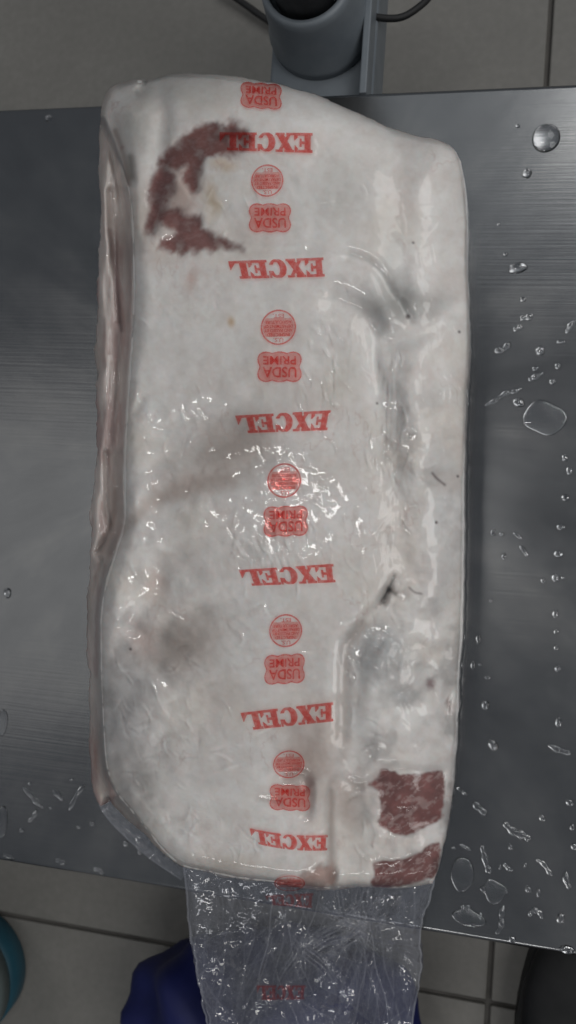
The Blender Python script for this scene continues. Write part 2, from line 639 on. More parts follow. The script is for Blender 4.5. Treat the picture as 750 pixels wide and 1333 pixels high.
# ------------------------------------------------------------------ the pack: relief map
TOP = [(131, 150), (134, 130), (143, 114), (160, 107), (182, 103), (196, 104), (206, 101), (225, 96), (260, 95), (300, 98), (340, 105), (375, 112), (410, 122), (450, 140), (490, 158), (505, 166), (525, 172), (550, 178), (575, 184), (591, 194), (600, 210)]
RIGHT = [(600, 210), (605, 240), (608, 290), (608, 335), (610, 385), (611, 430), (610, 480), (607, 520), (606, 560), (605, 620), (604, 700), (603, 760), (602, 820), (598, 880), (595, 940), (592, 990), (588, 1040), (582, 1080), (576, 1110), (570, 1135), (563, 1150)]
BOTTOM = [(131, 1050), (139, 1038), (150, 1052), (172, 1072), (190, 1090), (207, 1106), (222, 1119), (240, 1130), (270, 1136), (300, 1143), (340, 1148), (380, 1153), (420, 1158), (470, 1155), (520, 1157), (563, 1150)]
LEFT = [(131, 150), (129, 200), (130, 260), (130, 320), (127, 390), (124, 440), (125, 480), (126, 540), (123, 600), (121, 650), (117, 720), (114, 790), (114, 850), (116, 920), (117, 980), (122, 1030), (131, 1050)]
OUT = np.vstack([smooth_poly(TOP)[:-1], smooth_poly(RIGHT)[:-1], smooth_poly(BOTTOM)[::-1][:-1], smooth_poly(LEFT)[::-1][:-1]])
MAIN_L = [(240, 1130), (222, 1118), (205, 1100), (180, 1068), (152, 1035), (138, 1000), (133, 950), (131, 900), (130, 850), (130, 800), (136, 760), (150, 715), (160, 680), (160, 640), (160, 600), (163, 540), (168, 470), (172, 400), (172, 330), (169, 270), (161, 225), (151, 190), (141, 165), (135, 148), (140, 128), (150, 114)]
MAIN = np.vstack([[(150, 114)], smooth_poly(TOP)[24:-1], smooth_poly(RIGHT)[:-1], smooth_poly(BOTTOM)[::-1][:52], smooth_poly(MAIN_L)[:-1]])



def signed(poly):
    u, v = UU[::2, ::2], VV[::2, ::2]
    d = line_dist(poly[::2], u, v, closed=True)
    d = np.where(inside(poly, u, v), d, -d)
    a = np.repeat(np.repeat(d, 2, 0), 2, 1)[:RH_, :RW_]
    a[:, 1:-1:2] = (a[:, 0:-2:2] + a[:, 2::2]) / 2
    a[1:-1:2] = (a[0:-2:2] + a[2::2]) / 2
    return a


dO, dM = signed(OUT), signed(MAIN)


def dome(d, w):
    t = np.clip(d / w, 0, 1)
    return np.sqrt(np.clip(1 - (1 - t) ** 2, 0, 1))


wleft = 22 + 8 * vnoise(UU * 0, VV, 60, seed=3)
side = sstep(330, 480, UU)
endw = sstep(230, 120, VV)
bot = sstep(1060, 1120, VV)
W = (1 - side) * wleft + side * 80
W = W * (1 - endw) + 50 * endw
W = W * (1 - bot) + 22 * bot
drop_ = (1 - side) * .0035 + side * .013
drop_ = drop_ * (1 - endw) + .012 * endw
drop_ = drop_ * (1 - bot) + .005 * bot
ztop = .092 + .006 * np.sin((VV - 100) / 1050 * math.pi) + .004 * sstep(600, 350, UU)
zt = ztop - drop_
strip_ = sstep(4, -10, dM)
zt = zt * (1 - strip_) + strip_ * (.067 + .005 * dome(dO, 10))
Z = zt + (ztop - zt) * (1 - (1 - np.clip(dM / W, 0, 1)) ** 2)


def win(p, m):
    return (slice(max(int(p[:, 1].min() - m), 0), int(p[:, 1].max() + m)), slice(max(int(p[:, 0].min() - m), 0), int(p[:, 0].max() + m)))


def groove(pts, depth, sig, n=4):
    global Z
    p = smooth_poly(pts, n)
    w = win(p, 4 * sig)
    Z[w] -= depth * np.exp(-.5 * (line_dist(p, UU[w], VV[w]) / sig) ** 2)


def bulge(x, y, rx, ry, h, ang=0, p=2):
    global Z
    c, s = math.cos(math.radians(ang)), math.sin(math.radians(ang))
    a = ((UU - x) * c + (VV - y) * s) / rx
    b = (-(UU - x) * s + (VV - y) * c) / ry
    Z = Z + h * np.exp(-.5 * (np.abs(a) ** p + np.abs(b) ** p))


def step_line(pts, drop, soft, vmin, vmax):
    """everything to the right of a downward running line sits lower by drop"""
    global Z
    p = smooth_poly(pts, 6)
    xs = np.interp(VV[:, 0], p[:, 1], p[:, 0])
    f = sstep(-soft, soft, UU - xs[:, None]) * sstep(vmin - 30, vmin + 30, VV) * sstep(vmax + 30, vmax - 30, VV)
    Z = Z - drop * f


# cap edge: the part right of it lies lower
step_line([(497, 100), (503, 200), (510, 300), (500, 420)], .004, 26, 60, 400)
groove([(497, 440), (503, 520), (505, 620), (508, 700), (511, 750)], .0006, 18)
step_line([(505, 420), (506, 600), (510, 740), (498, 783), (470, 815), (452, 840), (446, 900), (444, 980), (436, 1040), (433, 1100), (433, 1200)], .004, 22, 620, 1300)
groove([(175, 328), (230, 334), (320, 333), (400, 331), (445, 331), (466, 336), (488, 347), (500, 362), (510, 382), (522, 398), (534, 415)], .0008, 6)
groove([(455, 333), (468, 336), (488, 347), (500, 362), (510, 382), (522, 398), (534, 415)], .0013, 5)
groove([(436, 391), (462, 400), (478, 412), (492, 430), (508, 440), (535, 435), (560, 425), (592, 402)], .0030, 12)
groove([(486, 425), (489, 470), (496, 508)], .0015, 5)
bulge(548, 375, 26, 20, .004, 20)
bulge(505, 412, 13, 16, .003, 0)
groove([(513, 749), (509, 760), (506, 768)], .003, 1.5)
groove([(506, 767), (502, 775), (498, 783)], .006, 2.6)
groove([(507, 768), (514, 773)], .002, 2)
groove([(498, 784), (470, 815), (456, 832), (449, 850), (447, 900), (446, 960)], .0018, 6)
groove([(462, 1022), (447, 1014), (436, 1022), (430, 1050), (432, 1100), (434, 1160)], .0018, 4.5)
groove([(372, 1010), (397, 1012), (402, 1040), (398, 1060)], .0022, 5)
groove([(335, 1042), (360, 1044)], .001, 4)
groove([(470, 1022), (490, 1012), (497, 1000), (530, 1003), (575, 1002)], .002, 4)
groove([(158, 690), (190, 658), (236, 637), (300, 622), (345, 602)], .0010, 12)
groove([(160, 645), (175, 628), (215, 600)], .0008, 8)
groove([(205, 735), (208, 762), (200, 785), (172, 812)], .0014, 8)
groove([(175, 815), (200, 830), (220, 812), (260, 795)], .0014, 9)
groove([(215, 560), (260, 545), (300, 552)], .001, 12)
groove([(175, 540), (185, 520)], .001, 4)
groove([(145, 150), (152, 178), (162, 205), (168, 235)], .004, 4)
groove([(186, 98), (190, 108), (182, 118)], .005, 4)
groove([(206, 105), (212, 150), (205, 220), (192, 290)], .002, 9)
groove([(520, 850), (545, 842), (575, 850)], .002, 9)
groove([(552, 872), (560, 890), (566, 910)], .003, 7)
groove([(585, 900), (580, 930), (586, 960)], .003, 5)
bulge(152, 788, 14, 20, .0045, 25, 3)
bulge(178, 655, 14, 12, .003, 0)
bulge(380, 700, 90, 120, .0015)
bulge(500, 890, 36, 36, .005, 0)
bulge(510, 960, 40, 26, .004)
bulge(545, 1045, 34, 30, .003)
bulge(330, 1000, 80, 70, .003)
bulge(560, 700, 30, 60, .003)
bulge(555, 560, 28, 70, .003)
bulge(560, 250, 30, 60, .003)
bulge(330, 210, 70, 40, .0025)
# lobes and streaks of the left side strip
strip = sstep(6, -6, dM)
Z = Z + strip * (.003 * fbm(UU, VV, 18, 41, 3, 4.0) + .0015 * fbm(UU, VV, 8, 43, 2, 5.0))
bulge(138, 235, 8, 50, .006)
bulge(135, 470, 9, 40, .005)
groove([(144, 250), (150, 330), (158, 420)], .006, 4)
groove([(140, 590), (142, 660), (146, 690), (128, 720)], .005, 4)
lobe = sstep(500, 530, UU) * sstep(440, 500, VV) + sstep(455, 490, UU) * sstep(790, 840, VV)
Z = Z + np.clip(lobe, 0, 1) * sstep(0, 40, dO) * (.0016 * fbm(UU, VV, 60, 25, 2) + .0011 * fbm(UU, VV, 26, 27, 3))
llow = sstep(300, 200, UU) * sstep(600, 700, VV)
Z = Z + llow * (.0018 * fbm(UU, VV, 60, 29, 2) + .0004 * fbm(UU, VV, 24, 31, 2))
rim = sstep(0, 40, dO)
Z = Z + (.0006 * fbm(UU, VV, 80, 5, 3) + .00018 * fbm(UU, VV, 16, 9, 2)) * (.3 + .7 * rim)
lump = sstep(440, 520, UU) * sstep(430, 520, VV) + sstep(240, 180, UU) * sstep(550, 620, VV) + sstep(230, 150, UU) * .4
Z = Z + .0007 * fbm(UU, VV, 24, 21, 3) * np.clip(lump, 0, 1)
Z = blur(Z, 1.3)
Z = Z + .00022 * fbm(UU, VV, 9, 521, 3) * (.4 + .6 * sstep(-.2, .4, fbm(UU, VV, 90, 525, 2)))

# ---- colour map (own colours of fat, lean, stains; crease shade painted in too)
wob_u = UU + 9 * fbm(UU, VV, 26, 61, 4) + 3 * fbm(UU, VV, 6, 62, 2)
wob_v = VV + 9 * fbm(UU, VV, 26, 63, 4) + 3 * fbm(UU, VV, 6, 64, 2)
COL = np.empty((RH_, RW_, 3))
fatn = fbm(UU, VV, 70, 71, 5)[..., None]
COL[:] = np.array([.865, .85, .835]) + fatn * np.array([.04, .045, .05])
for sc_, sd, cc, am in ((90, 301, (.82, .775, .715), .5), (60, 305, (.77, .70, .67), .36), (34, 309, (.75, .735, .72), .30), (16, 313, (.86, .85, .83), .4), (12, 317, (.70, .63, .59), .22)):
    f_ = (sstep(.02, .55, fbm(UU, VV, sc_, sd, 5)) * am)[..., None]
    COL[:] = COL * (1 - f_) + np.array(cc) * f_


def tint(x, y, rx, ry, ang, col, a, wob=True, hard=0.):
    m = max(rx, ry) + 16
    w = (slice(max(int(y - m), 0), int(y + m)), slice(max(int(x - m), 0), int(x + m)))
    u, v = (wob_u[w], wob_v[w]) if wob else (UU[w], VV[w])
    c, s = math.cos(math.radians(ang)), math.sin(math.radians(ang))
    p = ((u - x) * c + (v - y) * s) / rx
    q = (-(u - x) * s + (v - y) * c) / ry
    d = np.sqrt(p * p + q * q)
    f = (sstep(1.0, hard, d) * a)[..., None]
    COL[w] = COL[w] * (1 - f) + np.array(col) * f


def tint_line(pts, sig, col, a, n=4, wob=False):
    p = smooth_poly(pts, n)
    w = win(p, 4 * sig + 14)
    d = line_dist(p, *((wob_u[w], wob_v[w]) if wob else (UU[w], VV[w])))
    f = (np.exp(-.5 * (d / sig) ** 2) * a)[..., None]
    COL[w] = COL[w] * (1 - f) + np.array(col) * f


PINK = (.62, .50, .46); GREYP = (.56, .52, .50); TAN = (.60, .50, .40); GB = (.60, .62, .63)
tint(300, 585, 95, 70, -20, (.50, .445, .41), .9)
tint(330, 560, 40, 60, 10, (.52, .47, .44), .6)
tint(245, 632, 85, 32, -20, (.54, .47, .435), .85)
tint(400, 520, 60, 40, 0, (.66, .60, .56), .5)
tint(430, 610, 60, 50, 0, (.70, .66, .62), .5)
tint(235, 840, 100, 70, -25, (.50, .445, .41), .95)
tint(300, 900, 70, 40, 0, (.68, .63, .60), .4)
tint(205, 760, 20, 40, 10, PINK, .5)
tint(185, 835, 30, 45, -20, (.66, .54, .50), .6)
tint(165, 930, 48, 130, 0, (.50, .49, .49), .95)
tint(172, 1025, 44, 80, 0, (.50, .49, .485), .85)
tint(270, 990, 90, 90, 0, (.87, .845, .825), .75)
tint(400, 760, 70, 90, 0, (.87, .85, .83), .5)
tint(400, 990, 60, 100, 0, (.55, .47, .43), .95)
tint(455, 1050, 32, 50, 0, (.56, .49, .45), .85)
tint(400, 830, 80, 80, 0, (.74, .70, .67), .4)
tint(300, 1125, 110, 28, 5, (.66, .61, .55), .6)
tint(180, 160, 45, 70, 0, (.66, .65, .62), .8)
tint(185, 280, 26, 60, 0, (.60, .55, .50), .7)
tint(250, 120, 120, 40, 5, (.70, .69, .65), .5)
tint(450, 240, 80, 90, 0, (.68, .67, .645), .6)
tint(520, 395, 80, 45, 0, (.48, .48, .465), .85)
tint(510, 330, 30, 90, 0, (.64, .64, .62), .6)
tint(495, 850, 70, 50, 0, (.53, .55, .56), .8)
tint(520, 905, 30, 16, -20, (.52, .535, .545), .6)
tint(570, 680, 40, 160, 0, (.72, .725, .73), .5)
tint(440, 500, 40, 60, 0, (.72, .69, .63), .5)
tint(248, 365, 14, 26, 20, (.62, .42, .36), .55)
tint(301, 419, 8, 11, 0, (.66, .45, .25), .75, False)
tint(276, 262, 16, 40, 0, (.62, .48, .30), .6)
tint(292, 214, 26, 14, -10, (.66, .50, .34), .55)
tint(235, 250, 40, 70, 0, (.62, .48, .42), .7)
tint_line([(160, 690), (195, 657), (240, 637), (300, 622)], 7, (.58, .51, .47), .6)
tint_line([(458, 832), (449, 855), (447, 920), (446, 985)], 6, (.58, .53, .50), .6)  # crease shade painted along the lobe boundary groove
tint_line([(432, 1030), (431, 1090), (433, 1150)], 3, (.36, .29, .26), .6)  # same boundary further down, shade painted into the groove
tint_line([(513, 750), (509, 760), (506, 768)], 1.1, (.24, .22, .21), .8)  # crevice darkness of the notch painted in, here and in its side marks
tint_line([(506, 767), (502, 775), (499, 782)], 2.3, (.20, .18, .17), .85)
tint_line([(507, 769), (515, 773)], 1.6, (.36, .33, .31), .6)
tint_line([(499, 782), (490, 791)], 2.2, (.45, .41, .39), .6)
tint_line([(471, 812), (458, 830)], 5, (.42, .37, .34), .6)  # crease shade painted where the lobe boundary bends
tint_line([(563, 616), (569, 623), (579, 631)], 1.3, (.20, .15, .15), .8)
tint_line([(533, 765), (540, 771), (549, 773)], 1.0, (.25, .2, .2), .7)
tint(561, 890, 9, 12, 30, (.28, .16, .17), .9)
tint(588, 915, 6, 22, 0, (.35, .28, .27), .8)
tint(404, 1024, 9, 22, 10, (.34, .22, .20), .75)
tint(157, 192, 6, 7, 0, (.45, .27, .27), .8)
tint(190, 106, 8, 7, 0, (.25, .22, .2), .8)  # shade of the small gap in the top edge, painted in
for x, y, r in ((538, 316, 1.6), (598, 432, 1.8), (491, 525, 1.5), (568, 680, 2), (596, 620, 1.8), (531, 412, 3), (170, 845, 2)):
    tint(x, y, r * 1.5, r * 1.5, 0, (.15, .12, .12), .9, False, .3)
# greyer mottling where the fat thins at the lower left and on the right lobe
mo_ = sstep(-.05, .4, fbm(UU, VV, 30, 331, 5)) * (sstep(235, 150, UU) * sstep(820, 900, VV) * .5 + sstep(480, 530, UU) * sstep(450, 560, VV) * .32 + sstep(440, 480, UU) * sstep(800, 850, VV) * .3)
mo_ = np.clip(mo_, 0, .8)[..., None]
COL[:] = COL * (1 - mo_) + np.array([.48, .465, .455]) * mo_
vn_ = np.abs(fbm(UU, VV, 46, 341, 5, 1.6))
ve_ = (sstep(.03, 0, vn_) * .35 * sstep(0, .4, fbm(UU, VV, 60, 347, 2)))[..., None]
COL[:] = COL * (1 - ve_) + np.array([.56, .42, .38]) * ve_
# strip on the left: grey pink meat edge, toned darker in place of step shading
st = sstep(4, -4, dM)[..., None]
sn = fbm(UU, VV, 12, 81, 4, 5.0)[..., None]
scol = np.array([.70, .64, .61]) + sn * np.array([.17, .17, .17])
red = (sstep(.10, .42, fbm(UU, VV, 10, 83, 4, 6.0)) * (sstep(280, 330, VV) * .5 + .35))[..., None]
scol = scol * (1 - red) + np.array([.54, .41, .39]) * red
COL[:] = COL * (1 - st) + scol * st
tint(138, 225, 12, 60, 0, (.72, .68, .64), .85)
tint(135, 470, 12, 60, 0, (.62, .56, .53), .7)
tint(124, 990, 8, 55, 0, (.48, .30, .27), .7, False)
tint(131, 1032, 7, 16, -15, (.76, .72, .66), .9, False)
tint_line([(150, 170), (160, 200), (168, 240)], 2.5, (.36, .28, .25), .7)  # groove shade painted on the strip, with the dark lines below
tint_line([(143, 300), (152, 370), (159, 430)], 2.2, (.30, .20, .19), .7)
tint_line([(170, 205), (172, 230)], 4, (.30, .27, .24), .7)
tint_line([(150, 640), (147, 670), (130, 715)], 3, (.34, .25, .22), .6)

LEANS = [
    ([(205, 215), (218, 196), (241, 175), (260, 168), (279, 161), (298, 164), (322, 170), (322, 193), (295, 200), (279, 203), (266, 208), (260, 228), (255, 246), (241, 232), (244, 216), (228, 217)], (.215, .075, .062), .96),
    ([(202, 224), (223, 227), (220, 250), (211, 268), (203, 296), (192, 299), (196, 269)], (.23, .08, .07), .94),
    ([(209, 276), (228, 268), (241, 281), (257, 281), (261, 297), (281, 308), (310, 320), (292, 324), (260, 325), (228, 329), (211, 315), (232, 301), (212, 290)], (.24, .09, .078), .94),
    ([(497, 1000), (521, 1007), (548, 1007), (576, 1004), (577, 1033), (574, 1066), (553, 1076), (540, 1081), (521, 1087), (508, 1084), (492, 1073), (496, 1055), (492, 1031), (476, 1023), (489, 1015)], (.265, .095, .085), .95),
    ([(485, 1125), (503, 1121), (532, 1116), (553, 1105), (572, 1097), (573, 1113), (567, 1137), (548, 1146), (527, 1152), (500, 1156), (485, 1153), (488, 1138)], (.25, .09, .08), .95),
    ([(392, 1140), (412, 1134), (434, 1127), (433, 1152), (415, 1156), (398, 1154)], (.40, .25, .21), .75),
]
LM = []
for k, (poly, col, a) in enumerate(LEANS):
    p = smooth_poly(poly, 4, True)
    wk = .4 if k in (3, 4) else .65
    u, v = UU + (wob_u - UU) * wk, VV + (wob_v - VV) * wk
    x0, x1, y0, y1 = int(p[:, 0].min()) - 30, int(p[:, 0].max()) + 30, int(p[:, 1].min()) - 30, int(p[:, 1].max()) + 30
    sl = (slice(max(y0, 0), y1), slice(max(x0, 0), x1))
    d = line_dist(p, u[sl], v[sl], closed=True)
    d = np.where(inside(p, u[sl], v[sl]), d, -d)
    soft = 2.0 if k in (3, 4) else 6.5
    f = sstep(-soft, soft, d + (1.4 * fbm(UU[sl], VV[sl], 9, 151 + k, 3) if k in (3, 4) else 2 + 5.5 * fbm(UU[sl] + .5 * VV[sl], VV[sl], 9, 151 + k, 4, 1.8)))
    # marbling: thin pale veins
    ang = math.radians(-35 if k in (3, 4) else -20)
    ru = UU[sl] * math.cos(ang) + VV[sl] * math.sin(ang)
    rv = -UU[sl] * math.sin(ang) + VV[sl] * math.cos(ang)
    vein = np.abs(fbm(ru, rv, 22, 91 + k, 4, .35))
    vein = np.maximum(sstep(.09, .0, vein) * (.7 if k in (3, 4) else .15), sstep(.12, .5, fbm(ru, rv, 12, 191 + k, 3, .4)) * (.5 if k in (3, 4) else .15))
    mott = fbm(UU[sl], VV[sl], 14, 95 + k, 4)
    lc = np.array(col) * (1 + .45 * mott[..., None])
    lc = lc * (1 - vein[..., None]) + np.array([.56, .45, .43]) * vein[..., None]
    ff = (f * a * np.clip(1 + (.5 * mott if k not in (3, 4) else 0 * mott), .35, 1))[..., None]
    COL[sl] = COL[sl] * (1 - ff) + lc * ff
    m = np.zeros((RH_, RW_)); m[sl] = f
    LM.append(m)
tint(293, 178, 30, 13, 0, (.13, .06, .052), .75)
# mesh relief: lean sits slightly lower than the fat round it
for k in range(6):
    Z -= .0012 * blur(LM[k], 2)
COL = np.clip(COL, .02, .9)

# film relief = meat relief bridged a little over the grooves, with fine taut wrinkles
ZFm = np.maximum(Z, blur(Z, 6) - .0003)
ZFm = blur(ZFm, 2.4) + .0010
wrm = np.clip(sstep(90, 10, np.hypot((UU - 425) / 1.1, VV - 500)) + sstep(90, 20, np.hypot(UU - 390, (VV - 700) / .7)) + sstep(70, 10, np.hypot(UU - 520, (VV - 620) / 2.2)) + .8 * sstep(60, 10, np.hypot(UU - 540, (VV - 850) / 1.6)) + .06, 0, 1)
wr = np.abs(fbm(UU + .25 * VV, VV, 9, 111, 3, 3.5)) + .5 * np.abs(fbm(UU - .3 * VV, VV, 5, 115, 2, 4.0))
cr_ = np.random.default_rng(55)


def micro_folds(n, x, y, sx, sy, ang, spread, hmax=.00055):
    for _ in range(n):
        px, py = x + cr_.normal() * sx, y + cr_.normal() * sy
        a, L, wd = math.radians(ang) + cr_.normal() * spread, cr_.uniform(4, 15), cr_.uniform(1.4, 3.0)
        w = (slice(max(int(py - 2 * L), 0), int(py + 2 * L) + 1), slice(max(int(px - 2 * L), 0), int(px + 2 * L) + 1))
        if not (20 < px < 700 and 60 < py < 1300):
            continue
        du, dv = UU[w] - px, VV[w] - py
        s_ = du * math.cos(a) + dv * math.sin(a)
        t_ = -du * math.sin(a) + dv * math.cos(a) + .03 * cr_.normal() * s_ ** 2 / 2
        ZFm[w] += hmax * cr_.uniform(.3, 1) * cr_.choice([-.6, 1]) * np.clip(1 - np.abs(t_) / wd, 0, 1) * np.exp(-(s_ / L) ** 2)


micro_folds(55, 430, 505, 26, 42, 78, .4, .0006)
micro_folds(30, 360, 710, 34, 22, 85, .25, .0006)
micro_folds(22, 375, 590, 30, 50, 85, .4, .0004)
micro_folds(40, 385, 705, 45, 30, 75, .5)
micro_folds(60, 505, 600, 16, 90, 88, .25)
micro_folds(70, 550, 620, 28, 120, 80, .7)
micro_folds(60, 530, 850, 35, 60, 60, .9)
micro_folds(40, 590, 650, 7, 260, 90, .2)
micro_folds(30, 460, 880, 12, 90, 90, .4)
micro_folds(40, 200, 950, 35, 90, 60, .8, .0004)
micro_folds(40, 165, 640, 14, 160, 80, .5, .0004)
micro_folds(30, 330, 1110, 70, 25, 80, .6, .0004)
micro_folds(25, 530, 1070, 35, 40, 60, .8)
micro_folds(25, 555, 300, 28, 70, 80, .7, .0004)
micro_folds(260, 340, 600, 125, 300, 85, .7, .00034)
micro_folds(60, 330, 220, 110, 60, 80, .9, .00034)
micro_folds(60, 250, 1000, 60, 70, 60, .9, .00034)
vert = sstep(18, 4, np.abs(UU - 507)) * sstep(430, 470, VV) * sstep(760, 700, VV)
ZFm = ZFm + wrm * .00018 * sstep(.16, 0, wr) * sstep(.1, .5, fbm(UU, VV, 24, 131, 2)) + vert * .00016 * vnoise(UU, VV, 3.5, 90, 121)


def coons(nu, nv):
    def res(pts, n):
        p = smooth_poly(pts, 8)
        L = np.r_[0, np.cumsum(np.hypot(*np.diff(p, axis=0).T))]
        t = np.linspace(0, L[-1], n)
        return np.stack([np.interp(t, L, p[:, 0]), np.interp(t, L, p[:, 1])], -1)
    def rag(p, amp, seed):
        n = len(p)
        t = np.gradient(p, axis=0)
        t /= np.linalg.norm(t, axis=1, keepdims=True)
        q = np.arange(n) * 1.25
        f = amp * (fbm(q, 0 * q, 30, seed, 4, gain=.6)) * 2 * np.sin(np.pi * np.linspace(0, 1, n)) ** .3
        return p + np.stack([-t[:, 1], t[:, 0]], -1) * f[:, None]
    T, B, L, R = rag(res(TOP, nu), 1.6, 501), rag(res(BOTTOM, nu), 2.0, 507), rag(res(LEFT, nv), 2.6, 511), rag(res(RIGHT, nv), 1.3, 517)
    s = np.linspace(0, 1, nu)[None, :, None]
    t = np.linspace(0, 1, nv)[:, None, None]
    G = (1 - t) * T[None] + t * B[None] + (1 - s) * L[:, None] + s * R[:, None] - ((1 - s) * (1 - t) * T[0] + s * (1 - t) * T[-1] + (1 - s) * t * B[0] + s * t * B[-1])
    return G


def pack_mesh(nu, nv, zmap, push, lows):
    """top sheet from the relief map, side rings down to the plate"""
    G = coons(nu, nv)
    P = at(G[..., 0], G[..., 1], sample(zmap, G[..., 0], G[..., 1]))
    V = P.reshape(-1, 3)
    Q = grid_quads(nv, nu)
    idx = np.arange(nu * nv).reshape(nv, nu)
    loop = np.r_[idx[0, :-1], idx[:-1, -1], idx[-1, :0:-1], idx[:0:-1, 0]]
    ring = V[loop]
    tan = np.roll(ring, -3, 0) - np.roll(ring, 3, 0)
    nrm = np.stack([-tan[:, 1], tan[:, 0], 0 * tan[:, 0]], -1)
    nrm /= np.linalg.norm(nrm, axis=1, keepdims=True) + 1e-9
    cen = V.mean(0)
    nrm *= np.sign((nrm * (ring - cen)).sum(1).mean())
    allV, base, n = [V], len(V), len(loop)
    prev = loop
    for z, off in lows:
        r = ring + nrm * (off + push)
        r[:, 2] = np.minimum(ring[:, 2] * .98, z)
        allV.append(r)
        cur = base + np.arange(n)
        base += n
        Q = np.vstack([Q, np.stack([prev, np.roll(prev, -1), np.roll(cur, -1), cur], -1)])
        prev = cur
    return np.vstack(allV), Q, G


pc = at(360, 640, 0)
pack = thing('vacuum_packed_beef', 'vacuum packed slab of white-fat beef printed with a red column of stamps', 'packed meat', (pc[0], pc[1], 0))
NU, NV = 380, 820
V, Q, G = pack_mesh(NU, NV, Z, 0, [(.05, .0), (.02, -.002), (.006, -.005), (.001, -.011)])
gc = sample(COL, G[..., 0], G[..., 1]).reshape(-1, 3)
nring = len(V) - NU * NV
idx = np.arange(NU * NV).reshape(NV, NU)
loop = np.r_[idx[0, :-1], idx[:-1, -1], idx[-1, :0:-1], idx[:0:-1, 0]]
allc = np.vstack([gc] + [gc[loop]] * (nring // len(loop)))
# vertex normals for seamless joints between the pieces cut out of the one surface
fn = np.cross(V[Q[:, 2]] - V[Q[:, 0]], V[Q[:, 3]] - V[Q[:, 1]])
vn = np.zeros_like(V)
for k in range(4):
    np.add.at(vn, Q[:, k], fn)
if vn[idx[NV // 2, NU // 2], 2] < 0:
    vn = -vn
    Q = Q[:, ::-1]
vn /= np.linalg.norm(vn, axis=1, keepdims=True) + 1e-12


def piece(name, sel, parent):
    q = Q[sel]
    used = np.unique(q)
    mp_ = np.full(len(V), -1)
    mp_[used] = np.arange(len(used))
    me = mesh_np(name, V[used], mp_[q])
    ca = me.color_attributes.new('Col', 'FLOAT_COLOR', 'POINT')
    ca.data.foreach_set('color', np.c_[allc[used], np.ones(len(used))].astype(np.float32).ravel())
    me.normals_split_custom_set_from_vertices(vn[used].tolist())
    return link(name, me, MEAT, parent)


lab = np.zeros(len(V), int)
for k in range(6):
    s = sample(LM[k], G[..., 0], G[..., 1]).ravel() > .5
    lab[:NU * NV][s] = k + 1
dMs = sample(dM, G[..., 0], G[..., 1]).ravel()
st_ = (dMs < -1) & (G[..., 0].ravel() < 250)
lab[:NU * NV][st_ & (lab[:NU * NV] == 0)] = 7
fl_ = lab[Q[:, 0]]
piece('fat_cap', fl_ == 0, pack)
side_o = piece('meat_edge', fl_ == 7, pack)
side_o['label'] = 'grey pink meat edge along the left side'
ll = ['dark red lean arc near the top', 'dark red lean streak near the top', 'dark red lean band near the top', 'marbled lean square near the bottom end', 'marbled lean strip at the bottom end', 'small pink lean spot at the bottom end']
for k in range(6):
    if (fl_ == k + 1).any():
        o = piece('lean_patch', fl_ == k + 1, pack)
        o['label'] = ll[k]

# ---- film
V2, Q2, G2 = pack_mesh(NU, NV, ZFm, .0012, [(.05, .0), (.02, -.002), (.006, -.004), (.0008, -.008)])
fv = np.cross(V2[Q2[1000, 2]] - V2[Q2[1000, 0]], V2[Q2[1000, 3]] - V2[Q2[1000, 1]])
if fv[2] < 0:
    Q2 = Q2[:, ::-1]
bag = link('plastic_bag', mesh_np('plastic_bag', V2, Q2), FILM, pack)

# ---- loose bag end hanging over the plate edge
def crumple(u, v, seed, amp):
    r = np.random.default_rng(seed)
    z = np.zeros_like(u)
    for k in range(36):
        x, y = r.uniform(235, 570), r.uniform(1140, 1400)
        a = r.normal(math.pi / 2 + .15, .35) if r.random() < .75 else r.uniform(0, math.pi)
        L, wd = r.uniform(30, 120), r.uniform(7, 32)
        du, dv = u - x, v - y
        s = du * math.cos(a) + dv * math.sin(a)
        t = -du * math.sin(a) + dv * math.cos(a)
        t = t + .08 * s * r.normal() + 2 * np.sin(s / 14 + r.uniform(0, 6))
        z += r.choice([-1, 1]) * amp * r.uniform(.25, 1) * np.clip(1 - np.abs(t) / wd, 0, 1) * np.exp(-(s / L) ** 2) * (wd / 16)
    # bunched creases running out of two points
    for cx_, cy_, nr in ((466, 1204, 18), (400, 1225, 8)):
        for k in range(nr):
            a = r.uniform(0, 2 * math.pi)
            L, wd = r.uniform(14, 46), r.uniform(3, 8)
            x, y = cx_ + math.cos(a) * L * .8 + r.normal() * 6, cy_ + math.sin(a) * L * .8 + r.normal() * 6
            a += r.normal() * .3
            du, dv = u - x, v - y
            s = du * math.cos(a) + dv * math.sin(a)
            t = -du * math.sin(a) + dv * math.cos(a) + 1.5 * np.sin(s / 9 + r.uniform(0, 6))
            z += r.choice([-1, 1]) * amp * r.uniform(.2, .5) * np.clip(1 - np.abs(t) / wd, 0, 1) * np.exp(-(s / L) ** 2)
    z += amp * .8 * fbm(u, v, 60, seed + 5, 3) + amp * .10 * fbm(u, v, 9, seed + 6, 2)
    return z


def crease_mesh(name, u, v, z):
    me = mesh_np(name, at(u, v, z).reshape(-1, 3), grid_quads(*u.shape))
    lap = np.zeros_like(z)
    lap[1:-1, 1:-1] = np.abs(z[2:, 1:-1] + z[:-2, 1:-1] + z[1:-1, 2:] + z[1:-1, :-2] - 4 * z[1:-1, 1:-1])
    lap = blur(np.minimum(lap / (np.percentile(lap, 97) + 1e-9), 1.5), .8)
    lap = np.clip(lap, 0, 1)
    lap[:, :4] = .8; lap[:, -4:] = .8
    a = me.attributes.new('Crease', 'FLOAT', 'POINT')
    a.data.foreach_set('value', lap.astype(np.float32).ravel())
    return me


